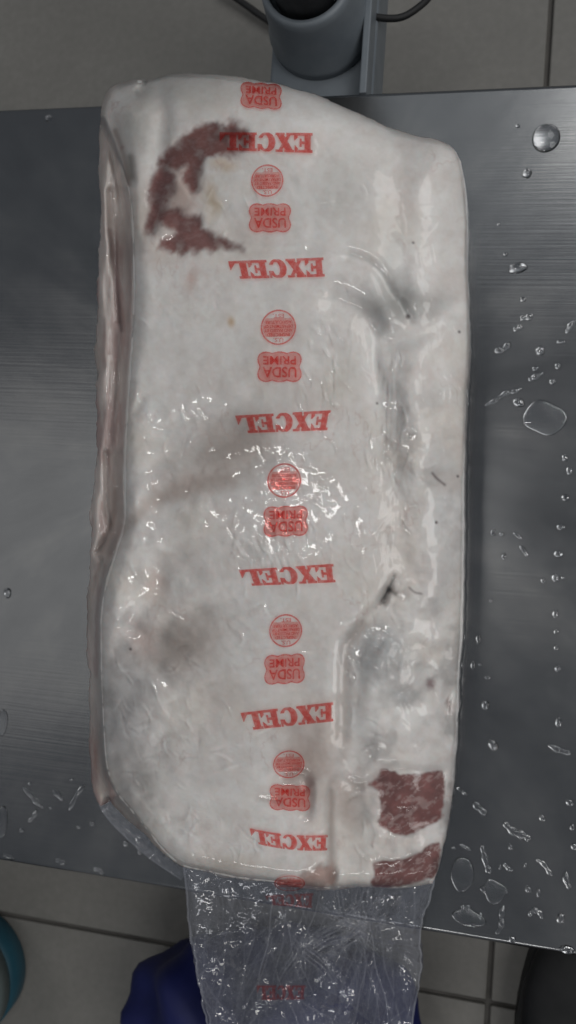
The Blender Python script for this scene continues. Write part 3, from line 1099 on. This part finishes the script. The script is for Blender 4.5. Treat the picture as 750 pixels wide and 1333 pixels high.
TL = smooth_poly([(236, 1112), (239, 1140), (242, 1180), (249, 1230), (256, 1275), (268, 1330), (276, 1372)], 8)
TR = smooth_poly([(566, 1112), (567, 1145), (559, 1175), (549, 1212), (551, 1245), (546, 1285), (539, 1330), (534, 1372)], 8)


def tail_z(u, v, seed, amp, off):
    base = np.interp(v, [1100, 1150, 1190, 1230, 1300, 1380], [.026, .025, .019, .012, .001, -.012])
    return base + off + crumple(u, v, seed, amp)


def tail_sheet(name, seed, amp, off, mat, shrink):
    n_r, n_c = 340, 440
    t = np.linspace(1112, 1371, n_r)
    wig = sstep(1130, 1180, t) * (5 * fbm(t, 0 * t, 38, seed, 3) + 2 * fbm(t, 0 * t, 12, seed + 2, 2))
    xl = np.interp(t, TL[:, 1], TL[:, 0]) + shrink + wig
    xr = np.interp(t, TR[:, 1], TR[:, 0]) - shrink - wig[::-1]
    s = np.linspace(0, 1, n_c)
    u = xl[:, None] + (xr - xl)[:, None] * s[None]
    v = t[:, None] + 0 * u
    edge = np.sin(np.pi * s)[None] ** .35
    z = tail_z(u, v, seed, amp, 0) + off * edge
    return link(name, crease_mesh(name, u, v, z), mat, bag)


tail = tail_sheet('bag_end', 301, .0062, .003, FILM_TAIL, 0)
tail_sheet('bag_end', 377, .0050, -.009, FILM_TAIL, 1)

# ---- film skirt lying on the plate at the lower left
def skirt(name, pl, pr, seed):
    pl, pr = smooth_poly(pl, 10), smooth_poly(pr, 10)
    n_r, n_c = 160, 80
    def rs(p):
        L = np.r_[0, np.cumsum(np.hypot(*np.diff(p, axis=0).T))]
        t = np.linspace(0, L[-1], n_r)
        return np.stack([np.interp(t, L, p[:, 0]), np.interp(t, L, p[:, 1])], -1)
    a, b = rs(pl), rs(pr)
    s = np.linspace(0, 1, n_c)[None, :, None]
    g = a[:, None] * (1 - s) + b[:, None] * s
    u, v = g[..., 0], g[..., 1]
    z = .0035 + .016 * s[..., 0] ** 2 + .004 * np.abs(fbm(u, v, 26, seed, 3)) + .0012 * np.abs(fbm(u, v, 8, seed + 1, 2))
    return link(name, crease_mesh(name, u, v, z), FILM_TAIL, bag)


skirt('bag_seam', [(119, 1000), (126, 1040), (140, 1066), (165, 1092), (195, 1118), (236, 1146)], [(150, 985), (165, 1010), (185, 1045), (205, 1080), (225, 1105), (252, 1125)], 411)

# ------------------------------------------------------------------ print on the film
def glyph(ch, x, y):
    R = lambda a, b, c, d: (x >= a) & (x <= b) & (y >= c) & (y <= d)
    if ch == 'E':
        g = R(.10, .44, 0, 1) | R(0, .96, .86, 1) | R(0, 1, 0, .14) | R(.4, .62, .43, .57) | R(.58, .70, .28, .72)
        g |= (x > .78) & (x < .96) & (y > .62 - (x - .78) * .0) & (y > 1.62 - x * 1.05)
        g |= (x > .80) & (y < .40) & (y < -.55 + x * 1.0)
        return g
    if ch == 'L':
        g = R(.10, .46, 0, 1) | R(0, .60, .86, 1) | R(0, 1, 0, .14)
        g |= (x > .70) & (y < .52) & (y < -.75 + x * 1.3)
        return g
    if ch == 'X':
        g = (np.abs(x - (.80 - .60 * y)) < .20) | (np.abs(x - (.20 + .60 * y)) < .10)
        g |= R(0, .52, .87, 1) | R(.60, 1, .87, 1) | R(0, .42, 0, .13) | R(.50, 1, 0, .13)
        return g & (x >= 0) & (x <= 1)
    if ch == 'C':
        o = ((x - .48) / .48) ** 2 + ((y - .5) / .52) ** 2 <= 1
        i = ((x - .55) / .19) ** 2 + ((y - .5) / .36) ** 2 <= 1
        g = o & ~i & ~((x > .62) & (np.abs(y - .46) < .17))
        g |= R(.83, .96, .60, 1.0)
        return g
    return np.zeros_like(x, bool)


def quad_map(corners, a, b, bend=0.):
    """a, b in 0..1 : letter coordinates (a along the word, b up); print is turned half round in the picture
    corners = TL, TR, BR, BL in the picture"""
    TLc, TRc, BRc, BLc = [np.array(c, float) for c in corners]
    a, b = np.asarray(a)[..., None], np.asarray(b)[..., None]
    p = (TRc * (1 - a) + TLc * a) * (1 - b) + (BRc * (1 - a) + BLc * a) * b
    p[..., 1] += bend * (4 * a * (1 - a))[..., 0]
    return p


def cells_mesh(name, mask, A, B, corners, bend, zfun, lift):
    nb, na = mask.shape
    p = quad_map(corners, A, B, bend)
    v = at(p[..., 0], p[..., 1], zfun(p[..., 0], p[..., 1]) + lift).reshape(-1, 3)
    j, i = np.nonzero(mask)
    W_ = na + 1
    q = np.stack([j * W_ + i, j * W_ + i + 1, (j + 1) * W_ + i + 1, (j + 1) * W_ + i], -1)
    used = np.unique(q)
    mp_ = np.full(len(v), -1); mp_[used] = np.arange(len(used))
    return mesh_np(name, v[used], mp_[q])


zfilm = lambda u, v: sample(ZFm, u, v)
ztail = lambda u, v: tail_z(u, v, 301, .0062, .003)


def lattice(na, nb):
    A, B = np.meshgrid(np.linspace(0, 1, na + 1), np.linspace(0, 1, nb + 1))
    a, b = np.meshgrid((np.arange(na) + .5) / na, (np.arange(nb) + .5) / nb)
    return A, B, a, b


def word(corners, bend=0., zf=zfilm, mat=None, lift=.0005):
    na, nb = 300, 56
    A, B, a, b = lattice(na, nb)
    m = np.zeros(a.shape, bool)
    for k, ch in enumerate('EXCEL'):
        m |= glyph(ch, (a - k * .2) / .2, b) & (a >= k * .2) & (a <= (k + 1) * .2)
    return link('brand_lettering', cells_mesh('brand_lettering', m, A, B, corners, bend, zf, lift), mat or INK, bag)


FONT = {}


def text_tris(s, bold=.0):
    if s in FONT:
        return FONT[s]
    cu = bpy.data.curves.new('t', 'FONT')
    cu.body = s
    cu.offset = bold
    cu.resolution_u = 3
    o = bpy.data.objects.new('t', cu)
    C.objects.link(o)
    dg = bpy.context.evaluated_depsgraph_get()
    me = bpy.data.meshes.new_from_object(o.evaluated_get(dg))
    v = np.array([w.co[:2] for w in me.vertices])
    me.calc_loop_triangles()
    t = np.array([l.vertices[:] for l in me.loop_triangles])
    bpy.data.objects.remove(o)
    bpy.data.meshes.remove(me)
    v = (v - v.min(0)) / (v.max(0) - v.min(0))
    FONT[s] = (v, t)
    return v, t


def text_into(lines, corners, bend, zf, lift, name, mat, parent):
    """lines: (string, a0, a1, b0, b1) in letter space"""
    VV_, TT = [], []
    n = 0
    for s, a0, a1, b0, b1 in lines:
        v, t = text_tris(s, .018)
        a = a0 + v[:, 0] * (a1 - a0); b = b0 + v[:, 1] * (b1 - b0)
        p = quad_map(corners, a, b, bend)
        VV_.append(at(p[:, 0], p[:, 1], zf(p[:, 0], p[:, 1]) + lift))
        TT.append(t + n)
        n += len(v)
    me = mesh_np(name, np.vstack(VV_), np.vstack(TT))
    return link(name, me, mat, parent)


def box_c(x0, y0, x1, y1, skew=0.):
    return [(x0, y0 + skew), (x1, y0 - skew), (x1, y1 - skew), (x0, y1 + skew)]


def join(objs, name):
    """join several print meshes of one stamp into one object with two inks"""
    a = objs[0]
    bm = bmesh.new()
    mats = []
    for o in objs:
        k = len(mats)
        mats.append(o.data.materials[0])
        nb = len(bm.faces)
        bm.from_mesh(o.data)
        bm.faces.ensure_lookup_table()
        for f in bm.faces[nb:]:
            f.material_index = k
            f.smooth = True
    me = bpy.data.meshes.new(name)
    bm.to_mesh(me)
    bm.free()
    for m in mats:
        me.materials.append(m)
    for o in objs:
        bpy.data.objects.remove(o)
    return link(name, me, None, bag)


def shield(corners, bend=0., zf=zfilm):
    na, nb = 130, 90
    A, B, a, b = lattice(na, nb)
    x, y = (a - .5) * 2, (b - .5) * 2
    # outline with scalloped top and bottom and waisted sides
    def ins(gx_, gy_):
        top = 1 - gy_ - .10 * np.abs(np.sin((x + 1) * math.pi * 1.5)) * -1 - .12
        sidew = 1 - gx_ - .09 * np.exp(-(y / .25) ** 2)
        cor = ((np.abs(x) / sidew) ** 6 + (np.abs(y) / top) ** 6) <= 1
        return cor
    o, i = ins(0, 0), ins(.055, .085)
    ring = link('x', cells_mesh('x', o & ~i, A, B, corners, bend, zf, .0006), INK, bag)
    fill = link('x', cells_mesh('x', i, A, B, corners, bend, zf, .0004), INK_PALE, bag)
    txt = text_into([('USDA', .12, .88, .50, .84), ('PRIME', .13, .87, .16, .43)], corners, bend, zf, .0008, 'x', INK, bag)
    return join([ring, fill, txt], 'grade_shield')


def stamp(corners, bend=0., zf=zfilm):
    na = nb = 96
    A, B, a, b = lattice(na, nb)
    r = np.hypot((a - .5) * 2, (b - .5) * 2)
    ring = link('x', cells_mesh('x', (r <= 1) & (r > .91), A, B, corners, bend, zf, .0006), INK, bag)
    fill = link('x', cells_mesh('x', (r <= .88) & ((np.abs(b - .5) < .26)), A, B, corners, bend, zf, .0004), INK_PALE, bag)
    txt = text_into([('U.S.', .36, .64, .80, .92), ('INSPECTED', .18, .82, .66, .76), ('AND PASSED BY', .10, .90, .545, .635), ('DEPARTMENT OF', .09, .91, .43, .52), ('AGRICULTURE', .13, .87, .31, .40), ('EST.', .34, .66, .12, .24)], corners, bend, zf, .0008, 'x', INK, bag)
    return join([ring, fill, txt], 'inspection_stamp')


word([(286, 172), (407, 173), (407, 199), (286, 195)])
word([(297, 340), (421, 335), (423, 360), (303, 363)])
word([(306, 541), (431, 534), (426, 560), (314, 564)])
word([(311, 742), (434, 734), (437, 758), (319, 763)])
word([(313, 928), (434, 914), (434, 939), (321, 951)])
word([(325, 1078), (427, 1087), (426, 1107), (329, 1097)], 4)
for x, y, rx, ry in ((348, 235, 21, 21), (362.5, 426, 23, 23), (370, 625.5, 22, 22.5), (372, 821, 21.5, 21.5), (376, 995, 20.5, 18)):
    stamp(box_c(x - rx, y - ry, x + rx, y + ry, .6))
stamp(box_c(357, 1140, 397, 1160))
shield(box_c(313, 107, 367, 142, -2))
shield(box_c(324, 264, 379, 303))
shield(box_c(335, 457, 393, 498))
shield(box_c(343, 658, 401, 699, 1))
shield(box_c(344, 851, 397, 891, 1.5))
shield(box_c(351, 1021, 404, 1056, -1))
word([(345, 1166), (408, 1163), (406, 1182), (350, 1178)], 0, ztail, INK_TAIL, .0008)
word([(334, 1283), (398, 1283), (396, 1301), (336, 1302)], 0, ztail, INK_TAIL, .0008)

# ------------------------------------------------------------------ water on the plate
def drop_mesh(rx, ry, rot, hgt, seed, irr=.12, ring=False):
    r = np.random.default_rng(seed)
    n, m = 36, 9
    th = np.linspace(0, 2 * math.pi, n, endpoint=False)
    f = 1 + sum(irr * r.normal() / k * np.cos(k * th + r.uniform(0, 6.3)) for k in range(2, 6))
    V, Qd = [(0, 0, 0)], []
    c, s = math.cos(rot), math.sin(rot)
    for k in range(1, m + 1):
        t = k / m
        z = hgt * (max(0, 1 - t ** 2.2))
        for a, ff in zip(th, f):
            x, y = rx * t * ff * math.cos(a), ry * t * ff * math.sin(a)
            V.append((x * c - y * s, x * s + y * c, z))
    V[0] = (0, 0, hgt)
    bm = bmesh.new()
    vs = [bm.verts.new(v) for v in V]
    for a in range(n):
        bm.faces.new((vs[0], vs[1 + a], vs[1 + (a + 1) % n]))
    for k in range(m - 1):
        for a in range(n):
            b0 = 1 + k * n
            bm.faces.new((vs[b0 + a], vs[b0 + n + a], vs[b0 + n + (a + 1) % n], vs[b0 + (a + 1) % n]))
    bot = [bm.verts.new((v.co.x, v.co.y, -.0004)) for v in vs[1 + (m - 1) * n:]]
    top = vs[1 + (m - 1) * n:]
    for a in range(n):
        bm.faces.new((top[a], bot[a], bot[(a + 1) % n], top[(a + 1) % n]))
    bm.faces.new(list(reversed(bot)))
    return bm_mesh('water_droplet', bm, True)


def bend_drop(pts, rad, hgt, seed):
    """water run along a bent line, one closed body"""
    p = smooth_poly([tuple(at(x, y, 0)[:2]) for x, y in pts], 6)
    n = len(p)
    c = p.mean(0)
    r = np.random.default_rng(seed)
    bm = bmesh.new()
    rings = []
    for i in range(n):
        t = p[min(i + 1, n - 1)] - p[max(i - 1, 0)]
        t /= np.linalg.norm(t)
        nrm = np.array([-t[1], t[0]])
        w = rad * math.sqrt(max(.04, 1 - (2 * i / (n - 1) - 1) ** 4)) * (1 + .25 * math.sin(i * .9 + seed))
        rings.append([bm.verts.new((*(p[i] - c + nrm * w * math.cos(a)), hgt * math.sin(a) * (w / rad) - .0004 * (abs(math.cos(a)) > .99))) for a in np.linspace(0, math.pi, 9)])
    for a, b in zip(rings[:-1], rings[1:]):
        for k in range(8):
            bm.faces.new((a[k], a[k + 1], b[k + 1], b[k]))
        bm.faces.new((a[8], a[0], b[0], b[8]))
    bm.faces.new(rings[0])
    bm.faces.new(list(reversed(rings[-1])))
    bmesh.ops.recalc_face_normals(bm, faces=bm.faces)
    return bm_mesh('water_droplet', bm, True), c


PX = .57 / FPX / .97
GR_R, GR_L = 'small water drops right of the packed meat', 'small water drops left of the packed meat'


def drop(u, v, ru, rv, rot=0, label=None, group=None, cat='water drop', irr=.12, hk=.5, name='water_droplet'):
    w = at(u, v, 0)
    mn = min(ru, rv) * PX
    o = link(name, drop_mesh(ru * PX, rv * PX, -math.radians(rot), min(hk * mn, .0026), int(u * 31 + v * 7), irr), WATER)
    o.location = (w[0], w[1], .0003)
    if label is None:
        if u < 30 and v < 900:
            label, group = 'single water drop at the left picture edge, level with the fourth lettering', GR_L
        elif u < 300 and v > 1060 and u > 90:
            label, group = 'tiny water drop on the plate below the pointed meat tip, lower left', GR_L + ', below the tip'
        elif u < 300:
            label, group = 'tiny water bead among the slanting streaks at the lower left', GR_L + ', among the streaks'
        elif v < 345:
            label, group = 'tiny water speck high on the plate right of the meat', GR_R + ', topmost'
        elif v < 590:
            label, group = 'tiny water drop among the slanting streaks above the wide puddle', GR_R + ', above the puddle'
        elif v < 1000 and u > 715:
            label, group = 'water bead in the upright row along the right picture edge', 'upright row of water beads'
        elif v < 770:
            label, group = 'tiny water drop on the middle right of the plate, below the wide puddle', GR_R + ', middle'
        elif v < 930:
            label, group = 'tiny water drop close beside the right edge of the meat', GR_R + ', close to it'
        elif v < 1000:
            label, group = 'round water drop alone on the dark plate near the lean end', GR_R + ', alone'
        elif u > 720:
            label, group = 'small water drop at the right picture edge in the lower right', GR_R + ', lower edge'
        elif v < 1110:
            label, group = 'tiny water drop around the longest wavy streak, lower right', GR_R + ', by the wavy streak'
        else:
            label, group = 'tiny water drop among the puddles by the front plate edge', GR_R + ', by the front edge'
    o['label'] = label
    o['category'] = cat
    if group:
        o['group'] = group
    return o


def run(pts, rad, label, seed=1, hgt=.0011):
    me, c = bend_drop(pts, rad * PX, hgt, seed)
    o = link('water_streak', me, WATER)
    o.location = (c[0], c[1], .0003)
    o['label'] = label
    o['category'] = 'water streak'
    return o


drop(711, 180, 17, 17.5, 0, 'largest round water drop, near the upper right plate corner', irr=.02, hk=.3)
drop(686, 226, 6, 6, 0, 'small round water drop just below the largest round drop')
drop(674, 349, 11, 7, -10, 'wide oval water drop high on the right of the plate')
drop(64, 154, 5, 5, 0, 'bright white water drop near the far left plate edge', hk=.9)
drop(709, 544, 24, 22, 10, 'flat wide puddle with a bright rim right of the lettering', cat='puddle', irr=.22, hk=.08, name='puddle')
drop(602, 1138, 14, 21, 5, 'oval puddle with pale crescent beside the bottom of the meat', cat='puddle', irr=.08, hk=.14, name='puddle')
drop(643, 1160, 17, 11, 10, 'irregular puddle between the oval puddle and the plate edge', cat='puddle', irr=.25, hk=.12, name='puddle')
drop(3, 1070, 8, 22, 0, 'long oval puddle at the lower left picture edge', cat='puddle', irr=.06, hk=.14, name='puddle')
drop(4, 940, 7, 18, 0, 'oval puddle above another at the left picture edge', cat='puddle', irr=.1, hk=.14, name='puddle')
drop(610, 1195, 18, 11, 5, 'flat puddle by the front plate edge near the bag end', cat='puddle', irr=.2, hk=.1, name='puddle')
run([(631, 528), (645, 521), (658, 512), (668, 510), (679, 505)], 2.6, 'thin slanting water streak beside the meat, left of the wide puddle', 3)
run([(643, 457), (655, 455), (664, 446)], 3.6, 'short curved water streak close to the right meat edge', 5)
run([(668, 430), (675, 427), (679, 423)], 2.8, 'shortest water streak of the slanting row on the right', 6)
run([(677, 414), (686, 414), (694, 409)], 3.6, 'topmost water streak of the slanting row on the right', 7)
run([(688, 495), (696, 491), (708, 485)], 3.2, 'small water streak above the wide puddle', 8)
run([(749, 417), (742, 425), (737, 434)], 3.2, 'water streak cut by the right picture edge', 9)
run([(713, 970), (727, 976), (744, 981)], 3.0, 'bright straight water streak at the right above the lower drops', 10)
run([(616, 1044), (624, 1052), (633, 1060)], 4.0, 'short slanting water streak near the lean end of the meat', 11)
run([(594, 1024), (602, 1031), (609, 1036)], 1.4, 'hair thin water streak touching the lean end of the meat', 12)
run([(656, 1070), (664, 1079), (673, 1085), (683, 1088), (690, 1094)], 4.4, 'longest wavy water streak in the lower right drops', 13)
run([(627, 1100), (631, 1115), (635, 1130), (639, 1137)], 3.6, 'upright water streak right of the oval puddle', 14)
run([(698, 1119), (707, 1124), (714, 1134), (719, 1140)], 2.4, 'thin bent water streak at the lower right', 15)
run([(738, 1134), (737, 1146), (742, 1157)], 3.4, 'upright water streak by the lower right picture edge', 16)
run([(656, 1178), (653, 1192), (653, 1204), (646, 1216)], 3.2, 'upright water streak running down to the front plate edge', 17)
run([(689, 1193), (692, 1187), (699, 1185), (704, 1190), (706, 1196)], 2.6, 'arch shaped water streak near the front plate edge', 18)
run([(600, 1180), (607, 1181), (614, 1181)], 1.8, 'short level water streak under the oval puddle', 19)
run([(656, 1124), (661, 1130), (668, 1133)], 2.2, 'tiny curved water streak between the lower right drops', 20)
run([(30, 1025), (38, 1033), (45, 1042), (57, 1053)], 3.0, 'longest slanting water streak at the lower left', 21)
run([(68, 1028), (75, 1034), (82, 1042)], 3.4, 'short water streak left of the meat tip, lower left', 22)
run([(48, 1053), (44, 1063), (37, 1070)], 2.4, 'water streak bending back below the longest left streak', 23)
run([(110, 1022), (100, 1035), (90, 1055)], 2.6, 'long faint water streak below the meat tip', 24)
run([(72, 1120), (78, 1121), (85, 1126)], 2.6, 'small water streak by the lower left plate edge', 25)
run([(122, 1131), (130, 1133), (136, 1139)], 2.8, 'water streak at the left front edge nearest the bag end', 26)
run([(4, 1112), (11, 1115), (18, 1120)], 2.2, 'water streak at the plate edge in the far lower left', 27)
for a in ((649, 292, 2, 2), (674, 164, 3, 2.4), (658, 331, 3, 2.5), (681, 390, 4, 3), (703, 457, 6, 6), (726, 477, 4, 4), (719, 497, 4, 3.4), (675, 524, 7, 6), (730, 445, 5, 2), (697, 480, 4, 3),
          (735, 596, 4, 4), (741, 613, 4, 5), (736, 648, 5, 4), (730, 686, 5, 4), (642, 693, 3, 5), (653, 695, 3, 3), (674, 697, 6, 3, 40), (682, 717, 8, 3, 55), (727, 721, 6, 4), (723, 752, 5, 5), (733, 752, 2, 2), (656, 724, 3, 4), (707, 756, 3, 3),
          (639, 782, 2, 2.5), (723, 799, 4, 5), (724, 822, 3, 3), (724, 843, 3, 3), (726, 870, 4, 4), (623, 832, 3, 6), (616, 866, 3, 5), (625, 865, 2, 2), (635, 882, 4, 2), (632, 918, 5, 6), (642, 970, 6.5, 6.5), (727, 940, 4, 6),
          (606, 1103, 7, 2, 20), (591, 1104, 3, 1.4), (651, 1129, 1.6, 3), (684, 1126, 1.6, 3), (659, 1160, 2, 3), (626, 1193, 2, 5), (730, 1195, 5, 6, 20), (701, 1162, 2.4, 5), (667, 1223, 4, 4), (738, 1236, 9, 5), (747, 1102, 4, 4), (742, 1045, 5, 4), (665, 1103, 3, 3), (706, 1065, 4, 4), (745, 1077, 3, 4), (616, 1204, 4, 2.5), (688, 1158, 4, 4),
          (10, 772, 6, 7), (93, 1015, 3, 2), (120, 1072, 4, 4), (102, 1077, 2.4, 2.2), (164, 1098, 4, 4), (28, 1081, 3, 3), (182, 1110, 3, 2.4), (66, 1052, 2.5, 2), (38, 1020, 2, 2)):
    drop(*a)
print('tris', sum(len(o.data.loop_triangles) or len(o.data.polygons) * 2 for o in bpy.data.objects if o.type == 'MESH'))
